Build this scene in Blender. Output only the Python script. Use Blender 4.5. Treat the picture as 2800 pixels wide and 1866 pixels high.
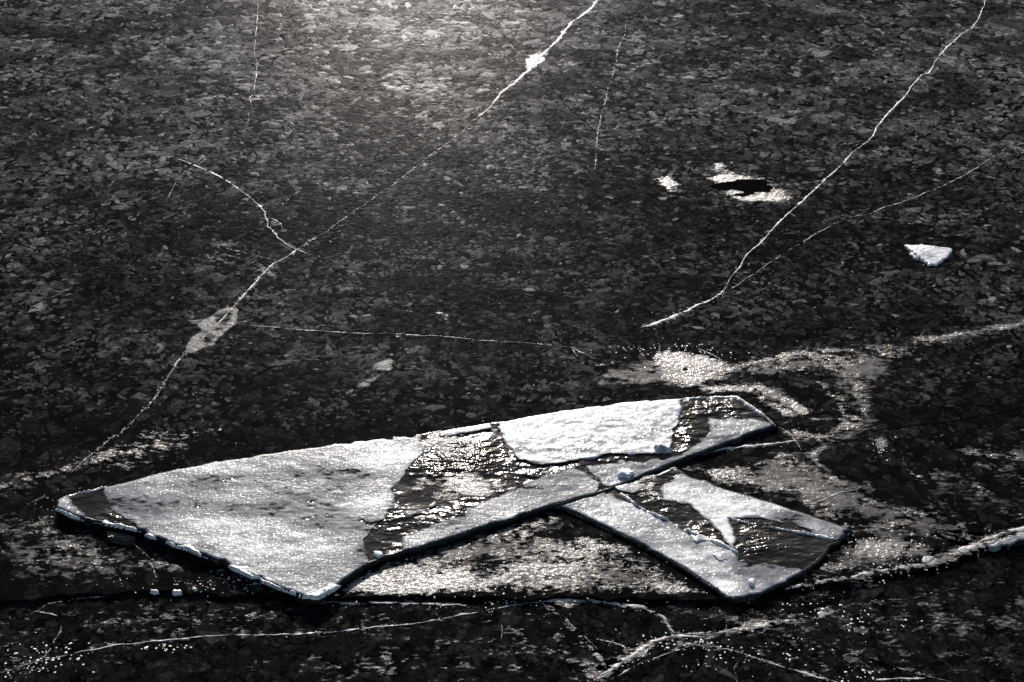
import bpy, math, random
import numpy as np
from mathutils import Vector, Matrix

for o in list(bpy.data.objects):
    bpy.data.objects.remove(o)
scene = bpy.context.scene
C = scene.collection
random.seed(7)
RNG = np.random.default_rng(11)

# ------------------------------------------------------------------ camera
H = 4.1
PITCH = math.radians(38.0)
LENS, SENSOR = 60.0, 36.0
cam_d = bpy.data.cameras.new("camera")
cam_d.lens = LENS
cam_d.sensor_width = SENSOR
cam_d.sensor_fit = 'HORIZONTAL'
cam_d.clip_end = 5000
cam = bpy.data.objects.new("camera", cam_d)
C.objects.link(cam)
cam.location = (0, 0, H)
cam.rotation_euler = (math.radians(90) - PITCH, 0, 0)
scene.camera = cam

# ------------------------------------------------------------------ sky and sun
SUN_EL = math.radians(20.0)
SUN_AZ = math.radians(-4.0)          # measured from +Y towards +X
world = bpy.data.worlds.new("World")
scene.world = world
world.use_nodes = True
wn = world.node_tree.nodes
wl = world.node_tree.links
wn.clear()
sky = wn.new("ShaderNodeTexSky")
sky.sky_type = 'NISHITA'
sky.sun_disc = False
sky.sun_elevation = SUN_EL
sky.sun_rotation = SUN_AZ
sky.air_density = 1.0
sky.dust_density = 1.0
bg = wn.new("ShaderNodeBackground")
bg.inputs[1].default_value = 0.065
wo = wn.new("ShaderNodeOutputWorld")
wl.new(sky.outputs[0], bg.inputs[0])
wl.new(bg.outputs[0], wo.inputs[0])

sun_d = bpy.data.lights.new("sun", 'SUN')
sun_d.energy = 5.0
sun_d.angle = math.radians(0.53)
sun_d.color = (1.0, 0.935, 0.875)
sun = bpy.data.objects.new("sun", sun_d)
C.objects.link(sun)
sdir = Vector((math.sin(SUN_AZ) * math.cos(SUN_EL), math.cos(SUN_AZ) * math.cos(SUN_EL), math.sin(SUN_EL)))
sun.rotation_euler = sdir.to_track_quat('Z', 'Y').to_euler()
sun.location = (0, 20, 10)

vs = scene.view_settings
vs.view_transform = 'Standard'
vs.look = 'None'
vs.gamma = 1.0
vs.use_curve_mapping = False
vs.exposure = 0.55
scene.cycles.max_bounces = 6
scene.cycles.sample_clamp_indirect = 4.0

# ------------------------------------------------------------------ helpers: where a spot of the photo lies on the ice
PW, PH = 2800.0, 1866.0
def ground(p, z=0.0):
    p = np.atleast_2d(np.asarray(p, float))
    u = (p[:, 0] - PW / 2) / PW * SENSOR / LENS
    v = -(p[:, 1] - PH / 2) / PW * SENSOR / LENS
    dy = math.cos(PITCH) + v * math.sin(PITCH)
    dz = -math.sin(PITCH) + v * math.cos(PITCH)
    t = (z - H) / dz
    return np.stack([u * t, dy * t], 1)

# value noise -------------------------------------------------------
def _hash(ix, iy, seed):
    h = (ix.astype(np.int64) * 374761393 + iy.astype(np.int64) * 668265263 + seed * 974711) & 0xffffffff
    h = ((h ^ (h >> 13)) * 1274126177) & 0xffffffff
    h = ((h ^ (h >> 16)) * 2246822519) & 0xffffffff
    return ((h ^ (h >> 15)) & 0xffffff) / float(0xffffff)
def vnoise(x, y, seed=0):
    ix = np.floor(x); iy = np.floor(y)
    fx = x - ix; fy = y - iy
    fx = fx * fx * fx * (fx * (fx * 6 - 15) + 10); fy = fy * fy * fy * (fy * (fy * 6 - 15) + 10)
    a = _hash(ix, iy, seed); b = _hash(ix + 1, iy, seed)
    c = _hash(ix, iy + 1, seed); d = _hash(ix + 1, iy + 1, seed)
    return (a * (1 - fx) + b * fx) * (1 - fy) + (c * (1 - fx) + d * fx) * fy
def fbm(x, y, s, octv=3, seed=0, sx=1.0):
    """noise of feature size s (m), roughly 0..1; sx > 1 stretches it along x"""
    t = np.zeros_like(x); amp = 1.0; tot = 0.0
    X = x / (s * sx); Y = y / s
    for k in range(octv):
        ca, sa = math.cos(0.6 * k + .3), math.sin(0.6 * k + .3)
        xx = (X * ca - Y * sa) if sx == 1.0 else X
        yy = (X * sa + Y * ca) if sx == 1.0 else Y
        t += amp * vnoise(xx + 17.3 * k, yy - 9.1 * k, seed + k)
        tot += amp; amp *= 0.5; X = X * 2.03; Y = Y * 2.03
    return t / tot
def sst(a, b, x):
    t = np.clip((x - a) / (b - a), 0, 1)
    return t * t * (3 - 2 * t)

def sdist(px, py, poly):
    """signed distance, positive inside"""
    d2 = np.full(px.shape, 1e9); ins = np.zeros(px.shape, bool)
    n = len(poly)
    for i in range(n):
        ax, ay = poly[i]; bx, by = poly[(i + 1) % n]
        ex, ey = bx - ax, by - ay
        wx, wy = px - ax, py - ay
        t = np.clip((wx * ex + wy * ey) / (ex * ex + ey * ey + 1e-12), 0, 1)
        d2 = np.minimum(d2, (wx - ex * t) ** 2 + (wy - ey * t) ** 2)
        c = ((ay <= py) & (by > py)) | ((by <= py) & (ay > py))
        if abs(ey) > 1e-12:
            ins ^= c & (px < ax + (py - ay) / ey * ex)
    d = np.sqrt(d2)
    return np.where(ins, d, -d)
def ldist(px, py, line):
    d2 = np.full(px.shape, 1e9)
    for i in range(len(line) - 1):
        ax, ay = line[i]; bx, by = line[i + 1]
        ex, ey = bx - ax, by - ay
        t = np.clip(((px - ax) * ex + (py - ay) * ey) / (ex * ex + ey * ey + 1e-12), 0, 1)
        d2 = np.minimum(d2, (px - ax - ex * t) ** 2 + (py - ay - ey * t) ** 2)
    return np.sqrt(d2)

def new_obj(name, me, mat=None, parent=None, **props):
    o = bpy.data.objects.new(name, me)
    C.objects.link(o)
    if mat is not None and me is not None:
        me.materials.append(mat)
    if parent is not None:
        o.parent = parent
        o.matrix_parent_inverse = parent.matrix_world.inverted()
    for k, v in props.items():
        o[k] = v
    return o
def mesh_np(name, V, F, smooth=True, shade=None):
    """V (n,3), F (m,3|4) -> mesh, with an optional per-vertex 'shade' attribute"""
    V = np.asarray(V, np.float32); F = np.asarray(F, np.int32)
    me = bpy.data.meshes.new(name)
    k = F.shape[1]
    me.vertices.add(len(V)); me.vertices.foreach_set("co", V.ravel())
    me.loops.add(F.size); me.loops.foreach_set("vertex_index", F.ravel())
    me.polygons.add(len(F))
    me.polygons.foreach_set("loop_start", np.arange(0, F.size, k, dtype=np.int32))
    me.polygons.foreach_set("loop_total", np.full(len(F), k, np.int32))
    me.polygons.foreach_set("use_smooth", np.full(len(F), smooth, bool))
    if shade is not None:
        at = me.attributes.new("shade", 'FLOAT', 'POINT')
        at.data.foreach_set("value", np.asarray(shade, np.float32).ravel())
    me.update(calc_edges=True); me.validate()
    return me

def relief(name, box, res, height, floor, shade=None, smooth=True):
    """mesh of a height field over box; cells that lie wholly under `floor` are dropped, so its rim sinks into what carries it"""
    x0, x1, y0, y1 = box
    nx = max(2, int((x1 - x0) / res) + 1); ny = max(2, int((y1 - y0) / (res * 1.15)) + 1)
    gx, gy = np.meshgrid(np.linspace(x0, x1, nx), np.linspace(y0, y1, ny))
    jx = (_hash(np.floor(gx / res), np.floor(gy / res), 5) - .5) * res * .0
    jy = (_hash(np.floor(gx / res), np.floor(gy / res), 6) - .5) * res * .0
    X = (gx + jx).ravel(); Y = (gy + jy).ravel()
    Z = height(X, Y)
    keep = (Z > floor).reshape(ny, nx)
    cell = keep[:-1, :-1] | keep[1:, :-1] | keep[:-1, 1:] | keep[1:, 1:]
    idx = np.arange(nx * ny).reshape(ny, nx)
    F = np.stack([idx[:-1, :-1][cell], idx[:-1, 1:][cell], idx[1:, 1:][cell], idx[1:, :-1][cell]], 1)
    used = np.unique(F)
    remap = np.full(nx * ny, -1); remap[used] = np.arange(len(used))
    V = np.stack([X, Y, Z], 1)[used]
    sh = shade(X[used], Y[used]) if shade is not None else None
    return mesh_np(name, V, remap[F], smooth, sh)
def bbox(pts, m=0.05):
    pts = np.asarray(pts)
    return (pts[:, 0].min() - m, pts[:, 0].max() + m, pts[:, 1].min() - m, pts[:, 1].max() + m)

# ------------------------------------------------------------------ materials
def nt(name):
    m = bpy.data.materials.new(name); m.use_nodes = True
    n = m.node_tree.nodes; l = m.node_tree.links
    b = n["Principled BSDF"]
    return m, n, l, b
def coords(n, l, scale):
    tc = n.new("ShaderNodeTexCoord"); mp = n.new("ShaderNodeMapping")
    mp.inputs["Scale"].default_value = scale
    l.new(tc.outputs["Object"], mp.inputs["Vector"])
    return mp.outputs[0]
def noise(n, l, vec, scale, detail=3.0, rough=0.55, dist=0.0):
    t = n.new("ShaderNodeTexNoise"); t.inputs["Scale"].default_value = scale
    t.inputs["Detail"].default_value = detail; t.inputs["Roughness"].default_value = rough
    t.inputs["Distortion"].default_value = dist
    l.new(vec, t.inputs["Vector"])
    return t.outputs["Fac"]
def ramp(n, l, fac, stops):
    r = n.new("ShaderNodeValToRGB"); e = r.color_ramp.elements
    while len(e) < len(stops): e.new(0.5)
    for i, (p, c) in enumerate(stops):
        e[i].position = p
        e[i].color = (c, c, c, 1) if not hasattr(c, '__len__') else (*c, 1)
    l.new(fac, r.inputs[0])
    return r.outputs[0]
def math_n(n, l, op, a, b):
    t = n.new("ShaderNodeMath"); t.operation = op
    if op == 'MULTIPLY_ADD': t.inputs[2].default_value = 0.0025
    for i, x in enumerate((a, b)):
        if isinstance(x, (int, float)): t.inputs[i].default_value = x
        else: l.new(x, t.inputs[i])
    return t.outputs[0]
def mixc(n, l, fac, a, b, mode='MIX'):
    t = n.new("ShaderNodeMix"); t.data_type = 'RGBA'; t.blend_type = mode
    for i, x in ((0, fac), (6, a), (7, b)):
        if isinstance(x, (int, float)): t.inputs[i].default_value = x
        elif isinstance(x, tuple): t.inputs[i].default_value = (*x, 1)
        else: l.new(x, t.inputs[i])
    return t.outputs[2]
def bump(n, l, h, dist, strength=1.0, prev=None):
    t = n.new("ShaderNodeBump"); t.inputs["Distance"].default_value = dist; t.inputs["Strength"].default_value = strength
    l.new(h, t.inputs["Height"])
    if prev is not None: l.new(prev, t.inputs["Normal"])
    return t.outputs[0]
def attr(n, name):
    a = n.new("ShaderNodeAttribute"); a.attribute_name = name
    return a.outputs["Fac"]

def lake_mat(name, cell, lo, hi, rough, dark):
    """black lake ice with a mosaic of frozen-in grey crystals"""
    m, n, l, b = nt(name)
    v = coords(n, l, (1, 1, 1))
    w = n.new("ShaderNodeTexNoise"); w.inputs["Scale"].default_value = cell * 0.6; w.inputs["Detail"].default_value = 3
    l.new(v, w.inputs["Vector"])
    add = n.new("ShaderNodeVectorMath"); add.operation = 'MULTIPLY_ADD'
    l.new(w.outputs["Color"], add.inputs[0]); add.inputs[1].default_value = (1.3 / cell,) * 3; l.new(v, add.inputs[2])
    vo = n.new("ShaderNodeTexVoronoi"); vo.inputs["Scale"].default_value = cell; vo.inputs["Randomness"].default_value = 1
    l.new(add.outputs[0], vo.inputs["Vector"])
    ve = n.new("ShaderNodeTexVoronoi"); ve.feature = 'DISTANCE_TO_EDGE'; ve.inputs["Scale"].default_value = cell
    l.new(add.outputs[0], ve.inputs["Vector"])
    sep = n.new("ShaderNodeSeparateColor"); l.new(vo.outputs["Color"], sep.inputs[0])
    g = ramp(n, l, sep.outputs[0], [(0, 0.0), (0.45, 0.12), (0.8, 0.45), (1, 1.0)])
    e = ramp(n, l, ve.outputs["Distance"], [(0.0, 0.15), (0.10, 0.9), (0.3, 1.0)])
    big = ramp(n, l, noise(n, l, coords(n, l, (0.6, 1.4, 1)), 1.3, 4), [(0.3, 0.25), (0.7, 1.0)])
    fine = ramp(n, l, noise(n, l, v, 90, 3), [(0.3, 0.5), (0.7, 1.3)])
    f = math_n(n, l, 'MULTIPLY', math_n(n, l, 'MULTIPLY', g, e), math_n(n, l, 'MULTIPLY', big, fine))
    col = mixc(n, l, f, dark, hi)
    l.new(col, b.inputs["Base Color"])
    b.inputs["IOR"].default_value = 1.31
    b.inputs["Specular IOR Level"].default_value = 0.0045
    rr = ramp(n, l, noise(n, l, v, 14, 3), [(0.3, rough - .06), (0.7, rough + .08)])
    l.new(rr, b.inputs["Roughness"])
    l.new(bump(n, l, noise(n, l, v, 45, 3), 0.0012, 0.35), b.inputs["Normal"])
    return m
M_LAKE = lake_mat("black lake ice", 26, 0, (0.035, 0.034, 0.034), 0.28, (0.003, 0.003, 0.0035))
M_NEAR = lake_mat("black ice of the lower sheet", 15, 0, (0.018, 0.018, 0.019), 0.32, (0.004, 0.004, 0.0045))

def flake_mat():
    m, n, l, b = nt("grey ice crystal")
    v = coords(n, l, (1, 1, 1))
    s = attr(n, "shade")
    mot = ramp(n, l, noise(n, l, v, 70, 4, 0.6), [(0.28, 0.35), (0.72, 1.5)])
    w = n.new("ShaderNodeTexNoise"); w.inputs["Scale"].default_value = 14; w.inputs["Detail"].default_value = 5; w.inputs["Roughness"].default_value = .65
    l.new(v, w.inputs["Vector"])
    add = n.new("ShaderNodeVectorMath"); add.operation = 'MULTIPLY_ADD'
    l.new(w.outputs["Color"], add.inputs[0]); add.inputs[1].default_value = (.13, .13, .13); l.new(v, add.inputs[2])
    ve = n.new("ShaderNodeTexVoronoi"); ve.feature = 'DISTANCE_TO_EDGE'; ve.inputs["Scale"].default_value = 24
    l.new(add.outputs[0], ve.inputs["Vector"])
    needle = ramp(n, l, ve.outputs["Distance"], [(0.0, 0.12), (0.09, 0.75), (0.25, 1.0)])
    gap = ramp(n, l, noise(n, l, v, 16, 3, .6), [(.42, 0.0), (.6, 1.0)])
    needle = mixc(n, l, gap, needle, (1, 1, 1))
    val = math_n(n, l, 'MULTIPLY', math_n(n, l, 'MULTIPLY', s, mot), needle)
    comb = n.new("ShaderNodeCombineColor")
    l.new(val, comb.inputs[0]); l.new(math_n(n, l, 'MULTIPLY', val, .98), comb.inputs[1]); l.new(val, comb.inputs[2])
    l.new(comb.outputs[0], b.inputs["Base Color"])
    b.inputs["IOR"].default_value = 1.31
    b.inputs["Roughness"].default_value = 0.31
    l.new(math_n(n, l, 'MULTIPLY', needle, math_n(n, l, 'MULTIPLY_ADD', s, 0.085)), b.inputs["Specular IOR Level"])
    l.new(bump(n, l, noise(n, l, v, 120, 3), 0.0008, 0.4), b.inputs["Normal"])
    return m
M_FLAKE = flake_mat()

def wet_mat(name, base, rough, sc, dist, sx=0.55):
    """clear refrozen ice with a rippled glossy skin"""
    m, n, l, b = nt(name)
    v = coords(n, l, (sx, 1, 1))
    c = ramp(n, l, noise(n, l, v, 6, 4), [(0.3, tuple(x * .4 for x in base)), (0.7, tuple(x * 1.6 for x in base))])
    l.new(c, b.inputs["Base Color"])
    b.inputs["IOR"].default_value = 1.31
    b.inputs["Roughness"].default_value = rough
    area = ramp(n, l, noise(n, l, coords(n, l, (.8, 1, 1)), 5.0, 3), [(0.36, 0.2), (0.62, 1.0)])
    area = math_n(n, l, 'MULTIPLY', area, attr(n, 'shade'))
    h = math_n(n, l, 'MULTIPLY', math_n(n, l, 'ADD', noise(n, l, v, sc, 3, 0.5), noise(n, l, coords(n, l, (.7, 1, 1)), sc * .35, 2, .5)), area)
    l.new(bump(n, l, h, dist), b.inputs["Normal"])
    return m
M_SLAB = wet_mat("clear slab ice", (0.016, 0.0135, 0.011), 0.17, 52, 0.013)
M_WALL = wet_mat("dark broken ice", (0.012, 0.012, 0.012), 0.3, 90, 0.004)

M_SEAM, _n, _l, _b = nt("black seam in the ice")
_l.new(ramp(_n, _l, noise(_n, _l, coords(_n, _l, (1, 1, 1)), 60, 2), [(.3, .002), (.7, .006)]), _b.inputs["Base Color"])
_b.inputs["Roughness"].default_value = .6; _b.inputs["Specular IOR Level"].default_value = 0.0

def frost_mat(name, lo, hi, rough, sc, dist, spec=0.3, coat=0.8, dome=110, film=0, film_a=1.0, film_cut=0.0):
    """white frost crust: `shade` runs from thin bluish frost and painted-in shading to thick white"""
    m, n, l, b = nt(name)
    v = coords(n, l, (0.7, 1, 1))
    s = attr(n, "shade")
    mo = math_n(n, l, 'MULTIPLY', ramp(n, l, noise(n, l, v, 34, 5, .7), [(0.32, 0.50), (0.68, 1.40)]), ramp(n, l, noise(n, l, v, 8, 4, .6), [(0.32, 0.7), (0.68, 1.2)]))
    f = math_n(n, l, 'MULTIPLY', math_n(n, l, 'MAXIMUM', s, 0.0), mo)
    f = math_n(n, l, 'MINIMUM', math_n(n, l, 'MULTIPLY', math_n(n, l, 'POWER', f, 1.5), 1.25), 1.0)
    col = mixc(n, l, f, lo, hi)
    l.new(col, b.inputs["Base Color"])
    b.inputs["IOR"].default_value = 1.31
    b.inputs["Roughness"].default_value = rough
    b.inputs["Specular IOR Level"].default_value = spec
    if film:
        v2 = coords(n, l, (.5, 1, 1))
        ns = math_n(n, l, 'MULTIPLY', math_n(n, l, 'ADD', noise(n, l, v2, film, 3, .6), noise(n, l, v2, film * .35, 3, .6)), .5)
        d = math_n(n, l, 'SUBTRACT', math_n(n, l, 'MULTIPLY', s, 0.42), math_n(n, l, 'SUBTRACT', ns, .29 + film_cut))
        l.new(ramp(n, l, math_n(n, l, 'MULTIPLY', d, 10.0), [(0.0, 0.0), (0.5, film_a * .55), (1.0, film_a)]), b.inputs["Alpha"])
    n1 = bump(n, l, noise(n, l, v, sc * .6, 4, .6), dist)
    l.new(n1, b.inputs["Normal"])
    l.new(math_n(n, l, 'MINIMUM', math_n(n, l, 'MULTIPLY', math_n(n, l, 'MAXIMUM', s, 0.0), coat * 1.5), 1.0), b.inputs["Coat Weight"])
    b.inputs["Coat Roughness"].default_value = 0.19
    b.inputs["Coat IOR"].default_value = 1.31
    area = ramp(n, l, noise(n, l, coords(n, l, (.6, 1, 1)), 6, 3), [(.40, .22), (.60, 1.0)])
    vd = n.new("ShaderNodeTexVoronoi"); vd.inputs["Scale"].default_value = dome; l.new(v, vd.inputs["Vector"])
    vs_ = n.new("ShaderNodeSeparateColor"); l.new(vd.outputs["Color"], vs_.inputs[0])
    rnd = math_n(n, l, 'POWER', vs_.outputs[0], 1.1)
    dm = math_n(n, l, 'MULTIPLY', math_n(n, l, 'MULTIPLY', math_n(n, l, 'POWER', vd.outputs["Distance"], 2.0), area), math_n(n, l, 'MULTIPLY', rnd, 1.7))
    n2 = bump(n, l, math_n(n, l, 'SUBTRACT', math_n(n, l, 'MULTIPLY', noise(n, l, v, sc * .9, 3, .6), .8), dm), 0.42 / dome)
    l.new(n2, b.inputs["Coat Normal"])
    return m
M_CRUST = frost_mat("white snow crust", (0.075, 0.085, 0.105), (0.80, 0.80, 0.80), 0.40, 85, 0.0016, coat=0.6, dome=105, film=70, film_a=1.0, film_cut=.28)
M_FROST = frost_mat("grey frost", (0.03, 0.027, 0.024), (0.42, 0.39, 0.36), 0.40, 95, 0.004, coat=1.0, dome=75, film=80, film_a=.92, film_cut=.085)
M_HAZE = frost_mat("grey bubbly ice", (0.05, 0.048, 0.046), (0.26, 0.25, 0.24), 0.5, 95, 0.002, coat=.15, film=45, film_a=.62, film_cut=.05)
M_VEIN = frost_mat("white crack frost", (0.16, 0.155, 0.15), (0.72, 0.68, 0.66), 0.45, 130, 0.003, coat=0.3, film=110, film_a=.95, film_cut=.04)
M_GRAIN = frost_mat("bright ice grain", (0.4, 0.39, 0.38), (0.80, 0.78, 0.75), 0.25, 200, 0.002)

# ------------------------------------------------------------------ the setting: two sheets of lake ice
ZN = -0.011                           # top of the lower, nearer sheet
front_px = [(-900, 1760), (-300, 1690), (0, 1652), (89, 1637), (178, 1629), (312, 1623), (400, 1617), (535, 1621), (670, 1628),
            (760, 1637), (848, 1640), (1000, 1634), (1168, 1630), (1435, 1638), (1660, 1635), (1900, 1641), (1985, 1642),
            (2080, 1634), (2170, 1612), (2273, 1592), (2336, 1588), (2425, 1566), (2537, 1554), (2626, 1523), (2693, 1503), (2800, 1490),
            (3100, 1450), (3700, 1400)]
front = ground(front_px)
def densify(line, step, jit=0.0, seed=0, closed=False):
    line = np.asarray(line); out = []
    m = len(line) if closed else len(line) - 1
    for i in range(m):
        a = line[i]; b = line[(i + 1) % len(line)]
        k = max(1, int(np.hypot(*(b - a)) / step))
        for j in range(k): out.append(a + (b - a) * j / k)
    if not closed: out.append(line[-1])
    out = np.array(out)
    if jit:
        out[:, 0] += (fbm(out[:, 0], out[:, 1], .05, 3, seed) - .5) * jit
        out[:, 1] += (fbm(out[:, 0], out[:, 1], .05, 3, seed + 50) - .5) * jit
    return out
fr = densify(front, 0.012, 0.035, 3)

def big_sheet(name, mat, z, edge=None, wall=0.0, depth=None):
    import bmesh
    bm = bmesh.new()
    if edge is None:
        vs_ = [bm.verts.new(p) for p in ((-1500, -60, z), (1500, -60, z), (1500, 3000, z), (-1500, 3000, z))]
        bm.faces.new(vs_)
    else:
        top = [bm.verts.new((x, y + .004, z)) for x, y in edge]
        lip = [bm.verts.new((x, y, z - .005)) for x, y in edge]
        low = [bm.verts.new((x, y + .012, z - wall)) for x, y in edge]
        far = [bm.verts.new(p) for p in ((400, edge[-1][1], z), (400, 1200, z), (-400, 1200, z), (-400, edge[0][1], z))]
        bm.faces.new(top + far)
        for i in range(len(top) - 1):
            bm.faces.new((lip[i], lip[i + 1], top[i + 1], top[i]))
            bm.faces.new((low[i], low[i + 1], lip[i + 1], lip[i]))
    bmesh.ops.recalc_face_normals(bm, faces=bm.faces[:])
    me = bpy.data.meshes.new(name); bm.to_mesh(me); bm.free()
    return new_obj(name, me, mat, kind="structure")
near = big_sheet("near_lake_ice", M_NEAR, ZN)
near["label"] = "dark smooth lower lake ice in the foreground below the broken edge"
near["category"] = "lake ice"
lake = big_sheet("frozen_lake", M_LAKE, 0.0, fr, 0.03)
lake["label"] = "wide sheet of black lake ice full of grey crystals and pale cracks"
lake["category"] = "lake ice"

# ------------------------------------------------------------------ ice slabs
s1_px = [(155, 1366), (200, 1349), (290, 1329), (400, 1302), (500, 1278), (700, 1245), (900, 1215), (1000, 1204), (1170, 1183),
         (1350, 1155), (1550, 1122), (1700, 1100), (1880, 1087), (1960, 1083), (2016, 1083), (2060, 1112), (2130, 1165),
         (2050, 1190), (1900, 1247), (1750, 1308), (1630, 1355), (1515, 1384), (1400, 1420), (1300, 1452), (1150, 1500),
         (1050, 1525), (985, 1560), (940, 1590), (900, 1618), (868, 1634), (835, 1634), (790, 1618), (720, 1592), (650, 1560), (560, 1520),
         (450, 1480), (370, 1450), (300, 1434), (270, 1428), (215, 1418), (153, 1390)]
s2_px = [(1512, 1384), (1600, 1350), (1700, 1325), (1780, 1297), (1845, 1277), (1900, 1306), (2000, 1343), (2100, 1370), (2200, 1402),
         (2280, 1431), (2332, 1450), (2280, 1496), (2215, 1556), (2150, 1594), (2077, 1628), (2020, 1640), (1985, 1636), (1930, 1596),
         (1850, 1545), (1750, 1490), (1650, 1440), (1570, 1404)]
def slab_z1(x, y):                    # the big slab lies tilted, its left front corner highest
    return 0.013 + 0.011 * sst(0.6, -1.6, x)
def slab_z2(x, y):
    return 0.0085 + 0.002 * x
def outline(px, zf):
    g = ground(px, 0.02)
    for _ in range(3):
        z = zf(g[:, 0], g[:, 1])
        g = np.concatenate([ground([p], zz) for p, zz in zip(px, z)])
    return g
def chipped(px, zf, seed):
    d = densify(outline(px, zf), .02, .014, seed, True)
    c = d.mean(0); rr = np.random.default_rng(seed)
    bite = np.where(rr.uniform(0, 1, len(d)) < .10, rr.uniform(.004, .014, len(d)), 0)
    v = c - d
    return d + v / np.linalg.norm(v, axis=1)[:, None] * bite[:, None]
class Field:
    """signed distance to a slab's outline, worked out once on a grid"""
    def __init__(self, P, st=.004):
        self.st = st; self.x0, x1, self.y0, y1 = bbox(P, .25)
        self.nx = int((x1 - self.x0) / st) + 2; self.ny = int((y1 - self.y0) / st) + 2
        gx, gy = np.meshgrid(self.x0 + np.arange(self.nx) * st, self.y0 + np.arange(self.ny) * st)
        self.v = _sdist(gx, gy, P)
    def __call__(self, x, y):
        fx = np.clip((x - self.x0) / self.st, 0, self.nx - 1.001); fy = np.clip((y - self.y0) / self.st, 0, self.ny - 1.001)
        ix = fx.astype(int); iy = fy.astype(int); fx = fx - ix; fy = fy - iy; v = self.v
        return (v[iy, ix] * (1 - fx) + v[iy, ix + 1] * fx) * (1 - fy) + (v[iy + 1, ix] * (1 - fx) + v[iy + 1, ix + 1] * fx) * fy
_sdist = sdist; FIELDS = {}
def sdist(x, y, P):
    f = FIELDS.get(id(P))
    return f(x, y) if f is not None else _sdist(x, y, P)
P1 = chipped(s1_px, slab_z1, 211)
P2 = chipped(s2_px, slab_z2, 217)
FIELDS[id(P1)] = Field(P1); FIELDS[id(P2)] = Field(P2)
def px_blobs(blobs, z=0.03):
    """soft spots given where the photo shows them: (x, y, rx, ry, value)"""
    out = []
    for x, y, rx, ry, val in blobs:
        c = ground([(x, y), (x + rx, y), (x, y - ry)], z)
        out.append((c[0, 0], c[0, 1], c[1, 0] - c[0, 0], c[2, 1] - c[0, 1], val))
    def f(x, y):
        t = np.zeros_like(x)
        for cx, cy, rx, ry, val in out:
            t += val * np.exp(-(((x - cx) / rx) ** 2 + ((y - cy) / ry) ** 2))
        return t
    return f
_rip = px_blobs([(1270, 1235, 130, 40, .9), (1180, 1330, 160, 35, -.35), (1960, 1120, 90, 35, .8), (220, 1390, 70, 30, -.5), (1930, 1420, 80, 40, .7),
                 (2100, 1480, 140, 35, .25), (1880, 1180, 30, 60, .5), (1500, 1290, 200, 25, .4)])
def ripple(x, y): return np.clip(.5 + _rip(x, y), .04, 1.2)
RES = 0.0044
def slab_top(P, zf, seed, edge=0.010):
    def h(x, y):
        sd = sdist(x, y, P) + (fbm(x, y, .02, 2, seed) - .5) * .008
        z = zf(x, y) - .004 * sst(.006, .003, sd) + 0.002 * (fbm(x, y, .03, 3, seed + 9, 2.2) - .5) * sst(0.0, .03, sd)
        return np.where(sd < .0025, -.01, z)
    return h
TOP = {id(slab_z1): slab_top(P1, slab_z1, 21), id(slab_z2): slab_top(P2, slab_z2, 27)}
def slab_mesh(name, P, zf, seed):
    h = TOP[id(zf)]
    return relief(name, bbox(P), RES, h, -.004, ripple)
def side_wall(P, zf, seed):
    d = densify(P, .006, .007, seed, True)
    d = d + np.stack([fbm(d[:, 0], d[:, 1], .012, 2, seed + 4) - .5, fbm(d[:, 0], d[:, 1], .012, 2, seed + 5) - .5], 1) * .004
    t = np.roll(d, -1, 0) - np.roll(d, 1, 0); t /= np.linalg.norm(t, axis=1)[:, None]
    nrm = np.stack([t[:, 1], -t[:, 0]], 1)
    area = .5 * np.sum(d[:, 0] * np.roll(d[:, 1], -1) - np.roll(d[:, 0], -1) * d[:, 1])
    if area < 0: nrm = -nrm
    z = zf(d[:, 0], d[:, 1]); k = len(d)
    rows = []
    for q, (off, fz) in enumerate(((-.004, -.25), (.001, .35), (0.0, .80), (-.003, .97), (-.010, 1.02), (-.016, .90))):
        j = (fbm(d[:, 0], d[:, 1], .02, 2, seed + 30 + q) - .5) * .004 * (q < 3)
        rows.append(np.column_stack([d + nrm * (off + j)[:, None] if np.ndim(j) else d + nrm * off, z * fz]))
    V = np.concatenate(rows); F = []
    for lv in range(5):
        i = np.arange(k); jn = (i + 1) % k
        f = np.stack([lv * k + i, lv * k + jn, (lv + 1) * k + jn, (lv + 1) * k + i], 1)
        F.append(f if area > 0 else f[:, ::-1])
    return mesh_np("side_wall", V, np.concatenate(F), True, np.full(len(V), .6))
def top_level(name, label, cat, loc, group=None):
    e = bpy.data.objects.new(name, None); C.objects.link(e)
    e.empty_display_size = .2; e.location = loc; e["label"] = label; e["category"] = cat
    if group: e["group"] = group
    bpy.context.view_layer.update()
    return e
S1 = top_level("ice_slab", "large pointed ice slab with white crust lying across the dark lake ice", "ice slab", (P1[:, 0].mean(), P1[:, 1].mean(), 0))
S2 = top_level("ice_slab", "smaller four-cornered frosted ice slab touching the lower edge of the large slab", "ice slab", (P2[:, 0].mean(), P2[:, 1].mean(), 0))
new_obj("slab_body", slab_mesh("slab_body", P1, slab_z1, 21), M_SLAB, S1)
new_obj("slab_body", slab_mesh("slab_body", P2, slab_z2, 27), M_SLAB, S2)
new_obj("side_wall", side_wall(P1, slab_z1, 23), M_WALL, S1)
new_obj("side_wall", side_wall(P2, slab_z2, 29), M_WALL, S2)

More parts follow.
